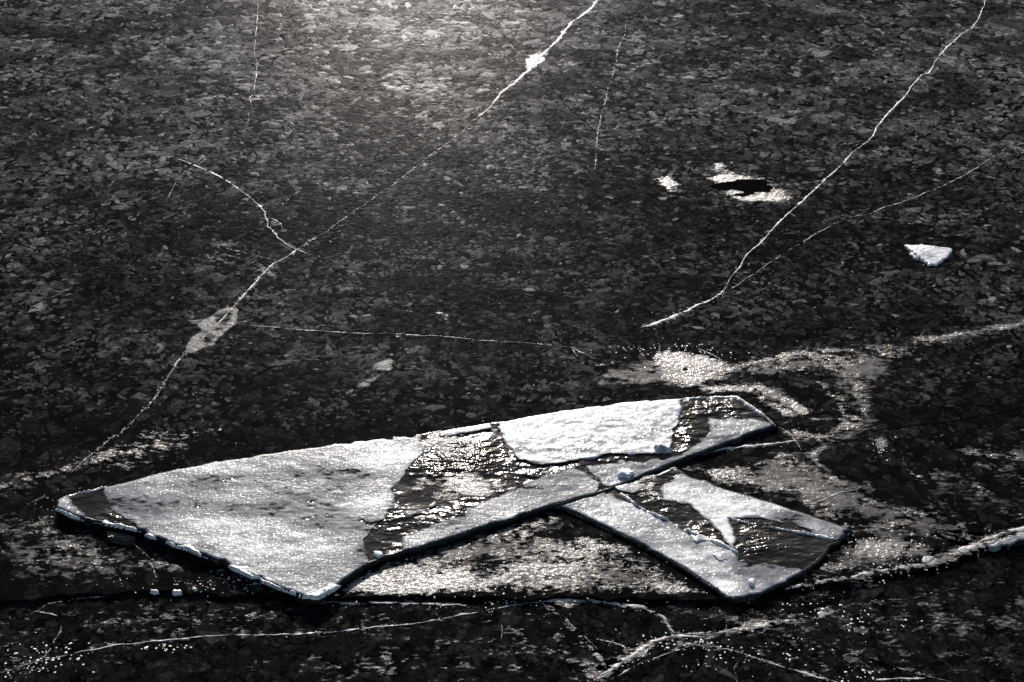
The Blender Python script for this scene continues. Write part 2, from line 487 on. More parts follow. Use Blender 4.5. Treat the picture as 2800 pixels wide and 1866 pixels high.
def crust(slab, P, zf, px, thick, shade_fn, seed, ragged=.02, rough_h=.004, mat=None, edge_w=.008, soft=.026, name="snow_crust", sx=1.6, hs=.022):
    g = outline(px, zf)
    for q in range(len(g)):                       # where the crust runs out to the slab's edge it is not thinned
        if abs(sdist(g[q:q + 1, 0], g[q:q + 1, 1], P)[0]) < .03:
            e = .004
            gr = np.array([sdist(g[q:q+1, 0] + e, g[q:q+1, 1], P)[0] - sdist(g[q:q+1, 0] - e, g[q:q+1, 1], P)[0],
                           sdist(g[q:q+1, 0], g[q:q+1, 1] + e, P)[0] - sdist(g[q:q+1, 0], g[q:q+1, 1] - e, P)[0]])
            g[q] -= gr / (np.linalg.norm(gr) + 1e-9) * .07
    top = TOP[id(zf)]
    def sdf(x, y):
        a = sdist(x, y, g) + (fbm(x, y, .06, 4, seed) - .5) * ragged * 2
        return np.minimum(a, sdist(x, y, P) - .003)
    def h(x, y):
        sd = sdf(x, y); inner = sdist(x, y, P)
        rel = 0.002 * (fbm(x, y, .03, 3, (21 if zf is slab_z1 else 27) + 9, 2.2) - .5) * sst(0.0, .03, inner)
        base = zf(x, y) + rel
        z = base + .0010 + thick * sst(0, edge_w, sd) * (0.7 + .6 * fbm(x, y, .12, 2, seed + 2)) + rough_h * (fbm(x, y, hs, 3, seed + 4, sx) - .42) * sst(0, .03, sd)
        z = np.where(sd > 0, np.maximum(z, base + .0005), base - .002)
        z -= .003 * sst(.009, .004, inner)
        return np.where((sd > -.012) & (inner > .006), z, -1.0)
    def shd(x, y):
        sd = sdist(x, y, g) + (fbm(x, y, .05, 4, seed + 6, 1.5) - .5) * ragged * 2.4
        return shade_fn(x, y) - 1.3 * sst(soft, 0, sd)
    me = relief(name, bbox(g), RES, h, -.5, shd)
    sink(me, lambda x, y: zf(x, y) - .009)
    return new_obj(name, me, mat or M_CRUST, slab)
def sink(me, under):
    """vertices parked at -1 are pulled up to just under what they lie on"""
    co = np.empty(len(me.vertices) * 3, np.float32); me.vertices.foreach_get("co", co); co = co.reshape(-1, 3)
    bad = co[:, 2] < -.5
    if bad.any():
        co[bad, 2] = under(co[bad, 0].astype(float), co[bad, 1].astype(float))
        me.vertices.foreach_set("co", co.ravel()); me.update()

b_left = px_blobs([(900, 1290, 150, 15, -.45), (930, 1425, 100, 14, -.2), (820, 1400, 160, 18, -.25), (640, 1300, 90, 10, -.2), (620, 1320, 120, 24, -.20), (330, 1370, 60, 25, -.12), (470, 1380, 170, 30, -.22), (720, 1385, 170, 20, -.22),
                   (930, 1425, 90, 14, -.35), (430, 1440, 80, 16, -.25), (1010, 1500, 60, 40, -.30), (560, 1500, 40, 20, -.2),
                   (660, 1425, 120, 22, .25), (1060, 1245, 110, 40, .50), (600, 1275, 200, 12, .2), (760, 1520, 190, 55, .32), (850, 1610, 60, 14, .3), (1020, 1370, 60, 30, .25)])
def sh_left(x, y):  # thin frost, plus shading and highlights of tilted frost put into the tone
    return np.clip(.38 + b_left(x, y) + (fbm(x, y, .16, 4, 31, 2.2) - .5) * .95, .06, 1)
crust(S1, P1, slab_z1, [(275, 1325), (400, 1295), (700, 1238), (1000, 1196), (1178, 1185), (1165, 1240), (1110, 1300), (1085, 1345), (1088, 1385),
                        (1040, 1440), (1005, 1480), (1000, 1540), (930, 1600), (850, 1645), (700, 1600), (560, 1530), (420, 1470), (330, 1420),
                        (280, 1395), (276, 1350)], .0012, sh_left, 41, .018, .0008)
def sh_mid(x, y):
    return np.clip(.85 + (fbm(x, y, .10, 4, 33, 2.0) - .5) * .9, .2, 1)
crust(S1, P1, slab_z1, [(1345, 1155), (1550, 1118), (1700, 1096), (1898, 1084), (1872, 1120), (1866, 1170), (1845, 1215), (1835, 1238), (1700, 1248),
                        (1580, 1262), (1480, 1275), (1420, 1262), (1380, 1225), (1360, 1190)], .0035, sh_mid, 43, .025, .005)
def sh_gray(x, y):
    return np.clip(.34 + (fbm(x, y, .08, 4, 35, 2.0) - .5) * .9, .0, 1)
crust(S1, P1, slab_z1, [(1040, 1512), (1090, 1462), (1240, 1405), (1345, 1352), (1470, 1300), (1570, 1266), (1660, 1318), (1600, 1365), (1515, 1390),
                        (1300, 1458), (1060, 1530)], .0006, sh_gray, 45, .014, .001)
crust(S1, P1, slab_z1, [(1580, 1272), (1720, 1252), (1850, 1240), (1930, 1180), (1925, 1135), (2040, 1140), (2125, 1162), (2050, 1192), (1900, 1250),
                        (1740, 1314), (1660, 1330)], .001, sh_gray, 47, .02, .003)
crust(S1, P1, slab_z1, [(150, 1365), (195, 1352), (210, 1375), (250, 1405), (275, 1432), (215, 1420), (153, 1398)], .003, sh_gray, 49, .012, .003)
def sh_win(x, y):
    return np.clip(.06 + (fbm(x, y, .11, 4, 39, 2.2) - .5) * 1.8, -.4, .8)
crust(S1, P1, slab_z1, [(1180, 1190), (1350, 1160), (1375, 1225), (1440, 1275), (1580, 1275), (1470, 1305), (1240, 1410), (1050, 1500), (1010, 1490), (1060, 1420), (1095, 1370), (1130, 1290)],
      .0008, sh_win, 57, .02, .001, mat=M_FROST, name="frost_film")
crust(S1, P1, slab_z1, [(1900, 1090), (2010, 1085), (2100, 1150), (2000, 1145), (1930, 1135), (1900, 1210), (1850, 1235), (1870, 1130)], .0008, sh_win, 58, .02, .001, mat=M_FROST, name="frost_film")
crust(S1, P1, slab_z1, [(165, 1362), (285, 1332), (285, 1395), (330, 1425), (270, 1428), (200, 1400)], .0008, lambda x, y: sh_win(x, y) * .7, 59, .02, .001, mat=M_FROST, name="frost_film")
crust(S2, P2, slab_z2, [(1700, 1340), (1840, 1290), (1800, 1345), (1880, 1400), (1950, 1455), (1990, 1500), (1900, 1460), (1760, 1390)], .0008, sh_win, 66, .02, .001, mat=M_FROST, name="frost_film")
crust(S2, P2, slab_z2, [(2010, 1430), (2180, 1455), (2290, 1480), (2200, 1560), (2120, 1535), (2030, 1520)], .0008, lambda x, y: sh_win(x, y) * .6, 67, .02, .001, mat=M_FROST, name="frost_film")
crust(S1, P1, slab_z1, [(1105, 1400), (1190, 1370), (1205, 1385), (1180, 1410), (1110, 1420)], .003, sh_gray, 51, .04, .004)
crust(S1, P1, slab_z1, [(1190, 1190), (1350, 1162), (1350, 1176), (1200, 1202)], .004, sh_mid, 53, .012, .003)
crust(S1, P1, slab_z1, [(1880, 1088), (1960, 1082), (2016, 1084), (2132, 1166), (2110, 1162), (2008, 1093), (1890, 1098)], .004, sh_mid, 54, .01, .003)

def sh_s2(x, y):
    return np.clip(.42 + (fbm(x, y, .09, 4, 37, 1.8) - .5) * 1.1 + (fbm(x, y, .03, 3, 38, 1.8) - .5) * .4, .05, 1)
b_s2 = px_blobs([(1900, 1360, 110, 40, .6), (1985, 1440, 50, 60, .55), (1985, 1600, 50, 25, .5), (1620, 1400, 120, 40, .2), (2200, 1440, 120, 20, .2), (2000, 1530, 60, 30, -.1)])
sh_s2b = lambda x, y: np.clip(sh_s2(x, y) + b_s2(x, y), .05, 1)
crust(S2, P2, slab_z2, [(1505, 1384), (1600, 1352), (1680, 1345), (1740, 1380), (1830, 1420), (1890, 1455), (1960, 1480), (2010, 1500), (2030, 1530),
                        (2120, 1535), (2180, 1550), (2220, 1558), (2080, 1635), (1985, 1642), (1850, 1545), (1700, 1465)], .001, sh_s2b, 61, .018, .0012)
crust(S2, P2, slab_z2, [(1800, 1330), (1860, 1295), (1900, 1306), (2000, 1343), (2100, 1370), (2280, 1431), (2335, 1450), (2285, 1475), (2180, 1450),
                        (2080, 1425), (2000, 1425), (2015, 1470), (2020, 1520), (1985, 1500), (1960, 1455), (1930, 1425), (1880, 1390), (1810, 1370)],
      .0014, sh_s2b, 63, .018, .0016)
crust(S2, P2, slab_z2, [(1660, 1342), (1765, 1312), (1765, 1345), (1740, 1362), (1690, 1350)], .003, sh_gray, 65, .012, .003)

# crumbled slab rims, whitened to paint in the sun caught on the edges
def rim(slab, px, zf, width_px, up, seed, mat, name="sunlit_crumbled_rim"):
    line_p = P1 if zf is slab_z1 else P2
    line = outline(px, zf)
    w = width_px * 0.00143
    top = TOP[id(zf)]
    def h(x, y):
        d = ldist(x, y, line)
        ww = w * np.clip(3.6 * (fbm(x, y, .07, 3, seed) - .30), .02, 1.6)
        lump = fbm(x, y, .018, 3, seed + 3)
        z = zf(x, y) - .003 + (up + .004) * np.clip(1.25 - d / ww, -.6, 1) * (.2 + 1.5 * lump)
        return np.where((d < ww * 1.5) & (sdist(x, y, line_p) > .0), z, -1)
    me = relief(name, bbox(line, .08), .0038, h, -.5, lambda x, y: np.clip(.55 + fbm(x, y, .03, 2, seed) * .6, 0, 1))
    sink(me, lambda x, y: zf(x, y) - .006)
    return new_obj(name, me, mat, slab)
rim(S1, [(153, 1392), (190, 1410), (225, 1422)], slab_z1, 7, .002, 71, M_GRAIN)
rim(S1, [(285, 1436), (330, 1440), (372, 1456), (450, 1482), (560, 1524), (650, 1562), (720, 1596), (790, 1620), (835, 1634), (868, 1632), (915, 1605)],
    slab_z1, 17, .0048, 73, M_GRAIN)
rim(S1, [(165, 1364), (200, 1351), (290, 1331)], slab_z1, 7, .003, 74, M_GRAIN)
rim(S1, [(1170, 1186), (1260, 1172), (1350, 1158)], slab_z1, 8, .003, 79, M_GRAIN)
rim(S1, [(1880, 1090), (1960, 1086), (2012, 1086), (2060, 1115), (2124, 1164)], slab_z1, 8, .003, 78, M_GRAIN)
rim(S2, [(1512, 1384), (1600, 1352), (1700, 1327), (1780, 1299), (1845, 1279)], slab_z2, 4, .003, 75, M_GRAIN)
rim(S2, [(1700, 1352), (1760, 1395), (1830, 1425), (1900, 1462), (1960, 1482), (2010, 1510)], slab_z2, 6, .006, 76, M_GRAIN)
rim(S2, [(1990, 1415), (2050, 1432), (2180, 1455), (2280, 1474)], slab_z2, 5, .004, 77, M_GRAIN)

# ------------------------------------------------------------------ loose chunks
def chunk(name, label, px, z0, height, seed, shade=.8, mat=None, mid=None, cat="ice chunk", group=None, under=.01):
    """a broken lump of ice: outline at the foot, smaller and tilted top, faceted"""
    g = ground(px, z0)
    c = g.mean(0); span = max(np.ptp(g[:, 0]), np.ptp(g[:, 1]))
    ed = max(.004, min(height * .45, span * .2))
    ra = np.random.default_rng(seed); tx, ty = ra.uniform(-.25, .25, 2)
    def h(x, y):
        sd = sdist(x, y, g) + (fbm(x, y, .014, 3, seed) - .5) * min(.012, span * .25)
        # broken facets: the lower of a few tilted planes
        f = np.full(x.shape, 1.0)
        for q in range(4):
            an = ra0[q, 0] * 6.28
            f = np.minimum(f, ra0[q, 1] * .5 + .75 + (np.cos(an) * (x - c[0]) + np.sin(an) * (y - c[1])) / span * .9)
        z = z0 + height * np.clip(f, .25, 1.1) * np.clip(sd / ed, 0, 1) ** .7 * (.9 + .2 * fbm(x, y, .01, 2, seed + 3))
        return np.where(sd > 0, z, z0 - under)
    ra0 = ra.uniform(0, 1, (4, 2))
    me = relief(name, bbox(g, .02), .0026, h, z0 - under * .5, lambda x, y: np.clip(shade * (.7 + .6 * fbm(x, y, .02, 3, seed + 7)), 0.05, 1.1))
    if mid is not None:
        return new_obj(name, me, mat or M_CRUST, mid)
    o = new_obj(name, me, mat or M_CRUST)
    o["label"] = label; o["category"] = cat
    if group: o["group"] = group
    return o
# the lone white piece far right
LC = [(2473, 672), (2530, 674), (2602, 680), (2604, 692), (2585, 712), (2560, 728), (2540, 728), (2518, 713), (2500, 700), (2482, 686)]
lone = top_level("ice_fragment", "small lone white ice fragment on the dark ice at upper right", "ice fragment", (*ground([(2540, 700)])[0], 0))
chunk("body", "", LC, 0.0, .014, 81, .9, M_CRUST, mid=lone)
chunk("side_lump", "", [(2484, 690), (2516, 694), (2520, 708), (2512, 716), (2496, 710)], 0.0, .010, 82, .35, M_CRUST, mid=lone)
def z1px(p): return float(slab_z1(*ground([p], .03).T)[0])
chunk("ice_block", "dark blue shaded ice block standing on the white crust of the large slab", [(1788, 1212), (1840, 1232), (1836, 1240), (1795, 1242), (1786, 1228)],
      z1px((1810, 1230)), .026, 83, .55, M_CRUST, cat="ice block")
chunk("ice_block", "white ice lump at the lower edge of the large slab above the dark gap", [(1685, 1290), (1720, 1282), (1735, 1295), (1720, 1310), (1690, 1306)],
      z1px((1710, 1300)), .014, 84, .95, M_CRUST, cat="ice block")
chunk("ice_block", "white ice lump near the bottom corner of the smaller slab", [(2042, 1592), (2060, 1580), (2068, 1592), (2060, 1606), (2044, 1604)],
      .0095, .012, 85, 1.0, M_CRUST, cat="ice block")
chunk("ice_block", "upper of two dark-sided lumps on the smaller slab's middle ridge", [(1884, 1466), (1905, 1461), (1928, 1468), (1934, 1480), (1905, 1486), (1892, 1480)], .0095, .008, 86, .7, M_CRUST, cat="ice block")
chunk("ice_block", "lower of two dark-sided lumps on the smaller slab's middle ridge", [(1948, 1515), (1970, 1513), (1988, 1523), (1995, 1534), (1970, 1538), (1954, 1530)], .0095, .007, 87, .7, M_CRUST, cat="ice block")
chunk("ice_crumb", "pale round crumb at the front end of the grey strip on the large slab", [(1022, 1508), (1042, 1508), (1050, 1520), (1035, 1530), (1020, 1520)], z1px((1035, 1520)), .010, 88, .9, M_CRUST, cat="ice crumb")
chunk("overhang_lump", "glassy lump with an icicle hanging under the large slab's left front edge", [(288, 1452), (330, 1458), (372, 1470), (372, 1490), (330, 1492), (292, 1480)],
      0.0, .016, 89, .5, M_SLAB, cat="icicle")
chunk("ice_shard", "long pale raised ice shard on the broken edge at far right", [(2698, 1498), (2740, 1476), (2810, 1452), (2815, 1470), (2760, 1492), (2720, 1500)], 0.0, .007, 90, .38, M_CRUST, cat="ice shard")
chunk("ice_shard", "small pale ice shard on the ledge right of the smaller slab", [(2525, 1520), (2550, 1522), (2556, 1530), (2540, 1545), (2518, 1542)], 0.0, .006, 91, .4, M_CRUST, cat="ice shard")
chunk("ice_crumb", "leaf-shaped pale crumb on the lower ice below the smaller slab", [(2232, 1680), (2246, 1668), (2258, 1676), (2256, 1690), (2242, 1695)], ZN, .005, 92, .45, M_CRUST, cat="ice crumb")
for i, (px, lab) in enumerate(
        (((420, 1614), "leftmost of three white ice crumbs on the edge below the large slab"),
         ((482, 1616), "middle of three white ice crumbs on the edge below the large slab"),
         ((532, 1612), "rightmost of three white ice crumbs on the edge below the large slab"))):
    x, y = px; w = (13, 17, 9)[i]; t = (3, 4, 7)[i]
    chunk("ice_crumb", lab, [(x - w, y), (x - w * .3, y - t), (x + w * .6, y - t * .5), (x + w, y + 4), (x, y + 6)], 0.0, (.004, .005, .008)[i], 95 + i, .9, M_GRAIN, cat="ice crumb")

# ------------------------------------------------------------------ frost on the lake ice
def frost(name, parent, px, cover, z=0.0, feather=.10, grain=.012, tall=.003, seed=1, shade0=.6, blobs=None, sx=1.7, mat=None, line=0):
    g = ground(px, z)
    bl = px_blobs(blobs, z) if blobs else None
    def cov(x, y):
        sd = (sdist(x, y, g) if not line else line * .00143 * (.5 + 1.2 * fbm(x, y, .25, 2, seed + 77)) - ldist(x, y, g)) + (fbm(x, y, .12, 3, seed) - .5) * feather * 1.5
        d = sst(-feather * .3, feather, sd) * cover * (.55 + .9 * fbm(x, y, .09, 3, seed + 5, 2))
        if bl is not None: d = np.clip(d + bl(x, y) * sst(0, .03, sd + feather * .3), 0, 1.2)
        return d
    def h(x, y):
        d = cov(x, y)
        return z + np.where(d > .04, .0011 + (fbm(x, y, grain, 2, seed + 3) - .5) * .0010, -.002)
    def sh(x, y):
        return np.clip(cov(x, y) * (.35 + shade0 * .9), 0, 1.2)
    me = relief(name, bbox(g, feather + line * .003), .0042, h, z - .0008, sh)
    return new_obj(name, me, mat or M_FROST, parent)

frost("frost_patch", lake, [(1500, 1398), (1570, 1425), (1750, 1512), (1900, 1602), (1950, 1630), (890, 1630), (950, 1592), (1050, 1540), (1250, 1480)],
      .34, feather=.03, seed=101, shade0=.8, blobs=[(1110, 1590, 170, 28, .45), (1470, 1560, 130, 35, .30), (1550, 1455, 70, 22, -.4), (1330, 1545, 50, 25, -.3), (1850, 1615, 90, 16, .2), (1640, 1500, 60, 40, .1)])
frost("frost_patch", lake, [(2170, 1595), (2250, 1535), (2335, 1465), (2450, 1450), (2560, 1500), (2500, 1545), (2350, 1575), (2230, 1595)],
      .30, feather=.05, seed=103, shade0=.8, blobs=[(2400, 1500, 80, 30, .35), (2280, 1550, 50, 15, .2)])
frost("frost_patch", lake, [(1760, 985), (1790, 965), (1810, 960), (1830, 950), (1930, 975), (2010, 1010), (1930, 1050), (1850, 1060), (1800, 1050), (1770, 1020)],
      .5, feather=.06, seed=105, shade0=.75, blobs=[(1900, 990, 90, 25, .5), (1860, 1035, 70, 20, .2), (1680, 1020, 60, 30, .05)])
frost("frost_patch", lake, [(2000, 1005), (2120, 960), (2300, 952), (2480, 935), (2620, 915), (2640, 930), (2480, 975), (2390, 1010), (2400, 1090), (2380, 1170),
                            (2280, 1230), (2200, 1240), (2210, 1200), (2320, 1150), (2330, 1080), (2250, 1010), (2100, 1025)],
      .52, feather=.10, seed=107, shade0=.55, grain=.014, sx=2.2)
frost("frost_patch", lake, [(2000, 1040), (2100, 1060), (2200, 1110), (2170, 1120), (2080, 1090), (1990, 1060)], .5, feather=.05, seed=109, shade0=.55)
frost("frost_patch", lake, [(1860, 1285), (1960, 1268), (2150, 1230), (2260, 1262), (2320, 1340), (2330, 1440), (2240, 1410), (2100, 1365), (2000, 1338)],
      .46, feather=.07, seed=111, shade0=.6, blobs=[(1970, 1290, 60, 14, .35)])
frost("frost_patch", lake, [(2330, 1330), (2400, 1360), (2500, 1390), (2600, 1400), (2700, 1420), (2650, 1470), (2500, 1470), (2400, 1450), (2340, 1440)], .42, feather=.12, seed=113, shade0=.45)
frost("frost_patch", lake, [(2498, 1276), (2560, 1280), (2650, 1312), (2740, 1352), (2700, 1372), (2610, 1330), (2570, 1340), (2560, 1390), (2620, 1460), (2570, 1460), (2530, 1390), (2540, 1340)],
      .5, feather=.05, seed=115, shade0=.5)
frost("frost_patch", lake, [(2640, 1250), (2800, 1230), (2900, 1290), (2900, 1400), (2760, 1360), (2660, 1300)], .42, feather=.12, seed=117, shade0=.45)
frost("frost_patch", lake, [(250, 1215), (430, 1178), (560, 1195), (480, 1258), (330, 1300), (120, 1350), (-40, 1370), (-40, 1300), (100, 1260)], .38, feather=.10, seed=119, shade0=.5)
frost("frost_patch", lake, [(-60, 1395), (120, 1390), (200, 1430), (380, 1475), (520, 1540), (560, 1580), (380, 1600), (100, 1610), (-60, 1590)], .38, feather=.10, seed=121, shade0=.36)
frost("frost_patch", lake, [(2384, 1200), (2410, 1194), (2440, 1212), (2442, 1236), (2410, 1242), (2384, 1226)], .75, feather=.05, seed=123, shade0=.8)
frost("frost_patch", lake, [(1915, 452), (1980, 442), (1995, 468), (2120, 500), (2170, 520), (2140, 548), (2040, 560), (1980, 535), (1940, 490)],
      .66, feather=.08, seed=125, shade0=.8, blobs=[(2035, 512, 60, 9, -.8), (1955, 455, 30, 10, .5), (1960, 492, 25, 8, .4), (2080, 545, 70, 8, .4)], sx=2.6, grain=.02)
hole_g = ground([(1945, 507), (1985, 496), (2040, 494), (2085, 500), (2122, 512), (2112, 522), (2070, 530), (2020, 530), (1975, 520)])
new_obj("melt_hole", relief("melt_hole", bbox(hole_g), .004, lambda x, y: .0026 * sst(-.002, .004, sdist(x, y, hole_g) + (fbm(x, y, .04, 4, 3, 2.5) - .5) * .11) - .001, -.0005), M_SEAM, lake)
frost("frost_patch", lake, [(1795, 488), (1830, 480), (1868, 492), (1860, 515), (1820, 522), (1798, 508)], .8, feather=.07, seed=127, shade0=.8)
frost("frost_patch", lake, [(1072, 908), (1098, 902), (1104, 925), (1080, 934), (1065, 922)], .75, feather=.04, seed=129, shade0=.8)
frost("frost_patch", lake, [(1085, 955), (1084, 1000), (1010, 1060), (950, 1095), (940, 1082), (990, 1030), (1030, 990)], .76, feather=.025, seed=131, shade0=.5, mat=M_HAZE)
frost("frost_patch", lake, [(1690, 985), (1800, 985), (1900, 1010), (1880, 1060), (1760, 1068), (1610, 1064), (1620, 1030)], .66, feather=.05, seed=139, shade0=.55, mat=M_HAZE)
frost("frost_patch", lake, [(1155, 845), (1200, 842), (1228, 862), (1220, 872), (1170, 860)], .7, feather=.04, seed=133, shade0=.6)
frost("frost_patch", lake, [(1440, 195), (1420, 185), (1440, 160), (1475, 140), (1500, 142), (1490, 170), (1470, 188)], 1.1, feather=.05, seed=135, shade0=.9)
frost("frost_blister", lake, [(628, 838), (652, 842), (654, 868), (648, 892), (620, 908), (600, 925), (588, 945), (560, 955), (525, 970), (502, 965), (502, 948), (520, 922),
                              (545, 905), (533, 888), (550, 880), (575, 862), (598, 845)],
      .60, feather=.014, seed=137, shade0=.75, mat=M_HAZE, blobs=[(612, 880, 22, 22, -.25), (565, 930, 22, 12, -.3), (560, 880, 30, 16, .3), (640, 880, 10, 30, .3), (535, 945, 25, 22, .3)])
for i, (x, y, rx, ry) in enumerate(((970, 62, 36, 16), (1200, 100, 40, 14), (520, 90, 24, 14), (1850, 45, 30, 10), (700, 38, 12, 10), (1270, 355, 22, 8), (1165, 345, 20, 8),
                                    (1100, 545, 26, 10), (840, 488, 12, 9), (930, 378, 14, 6), (1970, 62, 20, 10), (1740, 560, 24, 14))):
    a = np.linspace(0, 2 * math.pi, 9)[:-1]
    frost("frost_patch", lake, [(x + rx * math.cos(t) * (1 + .3 * math.sin(3 * t + i)), y + ry * math.sin(t)) for t in a], .62, feather=.06, seed=140 + 3 * i, shade0=.5, mat=M_HAZE)
for i, (px, lw, cv, sh0) in enumerate((
        ([(1990, 1012), (2150, 970), (2350, 955), (2500, 935), (2650, 910), (2830, 878)], 22, .62, .7),
        ([(1930, 1062), (2080, 1060), (2150, 1090), (2200, 1130)], 18, .62, .7),
        ([(2240, 985), (2330, 1040), (2370, 1110), (2330, 1170), (2250, 1220), (2220, 1250), (2280, 1310), (2330, 1350), (2420, 1392), (2520, 1405)], 26, .56, .65),
        ([(1880, 1288), (1980, 1275), (2080, 1282)], 14, .85, .8),
        ([(2150, 1180), (2260, 1200), (2330, 1150)], 30, .5, .6),
        ([(2500, 1276), (2540, 1340), (2580, 1370), (2620, 1420), (2640, 1470)], 16, .6, .6),
        ([(2500, 1278), (2570, 1282), (2640, 1318), (2720, 1352), (2830, 1375)], 14, .6, .6),
        ([(2320, 1440), (2480, 1430), (2600, 1450)], 30, .5, .6),
        ([(2080, 1090), (2160, 1130), (2240, 1150), (2330, 1140)], 14, .55, .6),
        ([(2140, 1010), (2230, 1040), (2300, 1100), (2310, 1160)], 18, .55, .6),
        ([(2240, 1320), (2330, 1300), (2380, 1330), (2360, 1400), (2420, 1440)], 16, .55, .6),
        ([(2640, 1230), (2720, 1250), (2830, 1240)], 22, .5, .55),
        ([(2700, 1350), (2740, 1400), (2830, 1420)], 16, .5, .5),
        ([(1640, 1000), (1700, 985), (1800, 990)], 6, .8, .7),
        ([(0, 1330), (120, 1300), (260, 1260), (330, 1225)], 16, .55, .55),
        ([(120, 1470), (220, 1500), (330, 1530)], 22, .5, .5),
        ([(-20, 1445), (80, 1420), (150, 1440), (110, 1500), (100, 1560)], 12, .55, .5),
        ([(-20, 1500), (60, 1540), (90, 1552)], 10, .55, .5),
        ([(400, 1190), (520, 1185), (600, 1180)], 14, .5, .5),
        ([(2200, 1600), (2330, 1586), (2430, 1560), (2540, 1545), (2620, 1505), (2700, 1475), (2830, 1440)], 16, .62, .45),
        ([(960, 1640), (990, 1625), (1200, 1622)], 6, .5, .6),
        ([(360, 1545), (450, 1540), (500, 1556)], 14, .5, .5))):
    frost("frost_patch", lake, px, cv, feather=.05, seed=820 + 5 * i, shade0=sh0, line=lw)
for i, (px, lw, cv, sh0) in enumerate((
        ([(1840, 1742), (2000, 1725), (2150, 1692), (2260, 1668)], 14, .6, .6),
        ([(2290, 1795), (2340, 1788), (2450, 1812), (2570, 1866)], 12, .6, .6),
        ([(1500, 1648), (1650, 1648), (1760, 1662), (1815, 1690), (1830, 1730)], 8, .75, .7),
        ([(1600, 1740), (1720, 1775), (1800, 1770)], 16, .5, .6),
        ([(1640, 1860), (1720, 1800), (1790, 1757), (1860, 1738)], 12, .7, .7),
        ([(2100, 1650), (2250, 1625), (2350, 1600), (2440, 1580)], 16, .45, .45),
        ([(2420, 1720), (2600, 1700), (2800, 1650)], 40, .36, .35),
        ([(200, 1700), (500, 1690), (900, 1680)], 40, .36, .3))):
    frost("frost_patch", near, px, cv, z=ZN, feather=.05, seed=920 + 5 * i, shade0=sh0, line=lw)
for i, (px, cv) in enumerate(((([(880, 225), (1050, 205), (1250, 195), (1420, 200), (1400, 260), (1200, 275), (1000, 270)]), .55),
                              ([(950, 20), (1200, 0), (1500, 30), (1450, 110), (1150, 130), (900, 90)], .42),
                              ([(1180, 430), (1420, 450), (1700, 470), (1600, 540), (1350, 560), (1180, 500)], .50),
                              ([(1500, 140), (1900, 150), (2200, 170), (2000, 250), (1600, 230)], .42),
                              ([(500, 200), (800, 230), (900, 320), (600, 330), (400, 270)], .36),
                              ([(1750, 470), (2200, 520), (2150, 600), (1800, 580)], .38),
                              ([(900, 700), (1300, 680), (1500, 760), (1100, 790)], .36))):
    frost("bubble_band", lake, px, cv, feather=.30, seed=1020 + 5 * i, shade0=.5, mat=M_HAZE)
for i, (px, cv) in enumerate((([(1960, 1020), (2150, 965), (2400, 945), (2560, 930), (2500, 985), (2420, 1050), (2430, 1180), (2300, 1250), (2180, 1240), (2320, 1130), (2260, 1030), (2100, 1040)], .62),
                              ([(1870, 1292), (2000, 1262), (2200, 1235), (2330, 1300), (2420, 1370), (2560, 1390), (2660, 1450), (2560, 1500), (2340, 1500), (2335, 1445), (2200, 1398), (2000, 1338)], .60),
                              ([(2500, 1275), (2640, 1300), (2830, 1360), (2830, 1420), (2660, 1420), (2560, 1390)], .5),
                              ([(2030, 1030), (2140, 1060), (2250, 1130), (2200, 1150), (2080, 1100)], .6),
                              ([(2180, 1600), (2330, 1480), (2560, 1480), (2700, 1450), (2830, 1420), (2830, 1450), (2620, 1510), (2430, 1560)], .55),
                              ([(900, 1625), (1060, 1535), (1500, 1400), (1900, 1600), (1940, 1630)], .45),
                              ([(-40, 1400), (160, 1400), (420, 1500), (540, 1580), (200, 1605), (-40, 1600)], .42))):
    frost("frost_haze", lake, px, cv, feather=.09, seed=1090 + 5 * i, shade0=.55, mat=M_HAZE)
# on the lower sheet
frost("frost_patch", near, [(1530, 1800), (1620, 1770), (1690, 1800), (1700, 1880), (1480, 1890)], .45, z=ZN, feather=.08, seed=181, shade0=.6)
frost("frost_patch", near, [(235, 1752), (330, 1750), (370, 1745), (330, 1772), (240, 1782)], .55, z=ZN, feather=.03, seed=183, shade0=.7)
frost("frost_patch", near, [(1840, 1750), (1920, 1720), (2060, 1700), (2150, 1680), (2120, 1720), (1990, 1750), (1850, 1800), (1780, 1810)], .46, z=ZN, feather=.06, seed=185, shade0=.55)
frost("frost_patch", near, [(1810, 1690), (1835, 1690), (1850, 1720), (1880, 1735), (1820, 1750), (1815, 1720)], .5, z=ZN, feather=.04, seed=187, shade0=.5)
frost("frost_patch", near, [(2290, 1795), (2340, 1785), (2480, 1830), (2560, 1860), (2420, 1850), (2300, 1840)], .45, z=ZN, feather=.06, seed=189, shade0=.5)
frost("frost_patch", near, [(1800, 1655), (2000, 1660), (2150, 1640), (2300, 1620), (2380, 1590), (2420, 1590), (2330, 1650), (2200, 1690), (1950, 1720), (1840, 1700)], .36, z=ZN, feather=.08, seed=191, shade0=.4)

frost("frost_patch", near, [(-100, 1640), (900, 1640), (1500, 1640), (1500, 1740), (900, 1760), (300, 1800), (-100, 1880)], .33, z=ZN, feather=.15, seed=193, shade0=.22)
frost("frost_patch", near, [(1000, 1760), (1600, 1700), (1700, 1900), (700, 1900), (600, 1800)], .35, z=ZN, feather=.15, seed=195, shade0=.25)
frost("frost_patch", near, [(2000, 1700), (2400, 1620), (2900, 1520), (2900, 1880), (1900, 1880)], .35, z=ZN, feather=.15, seed=197, shade0=.28)

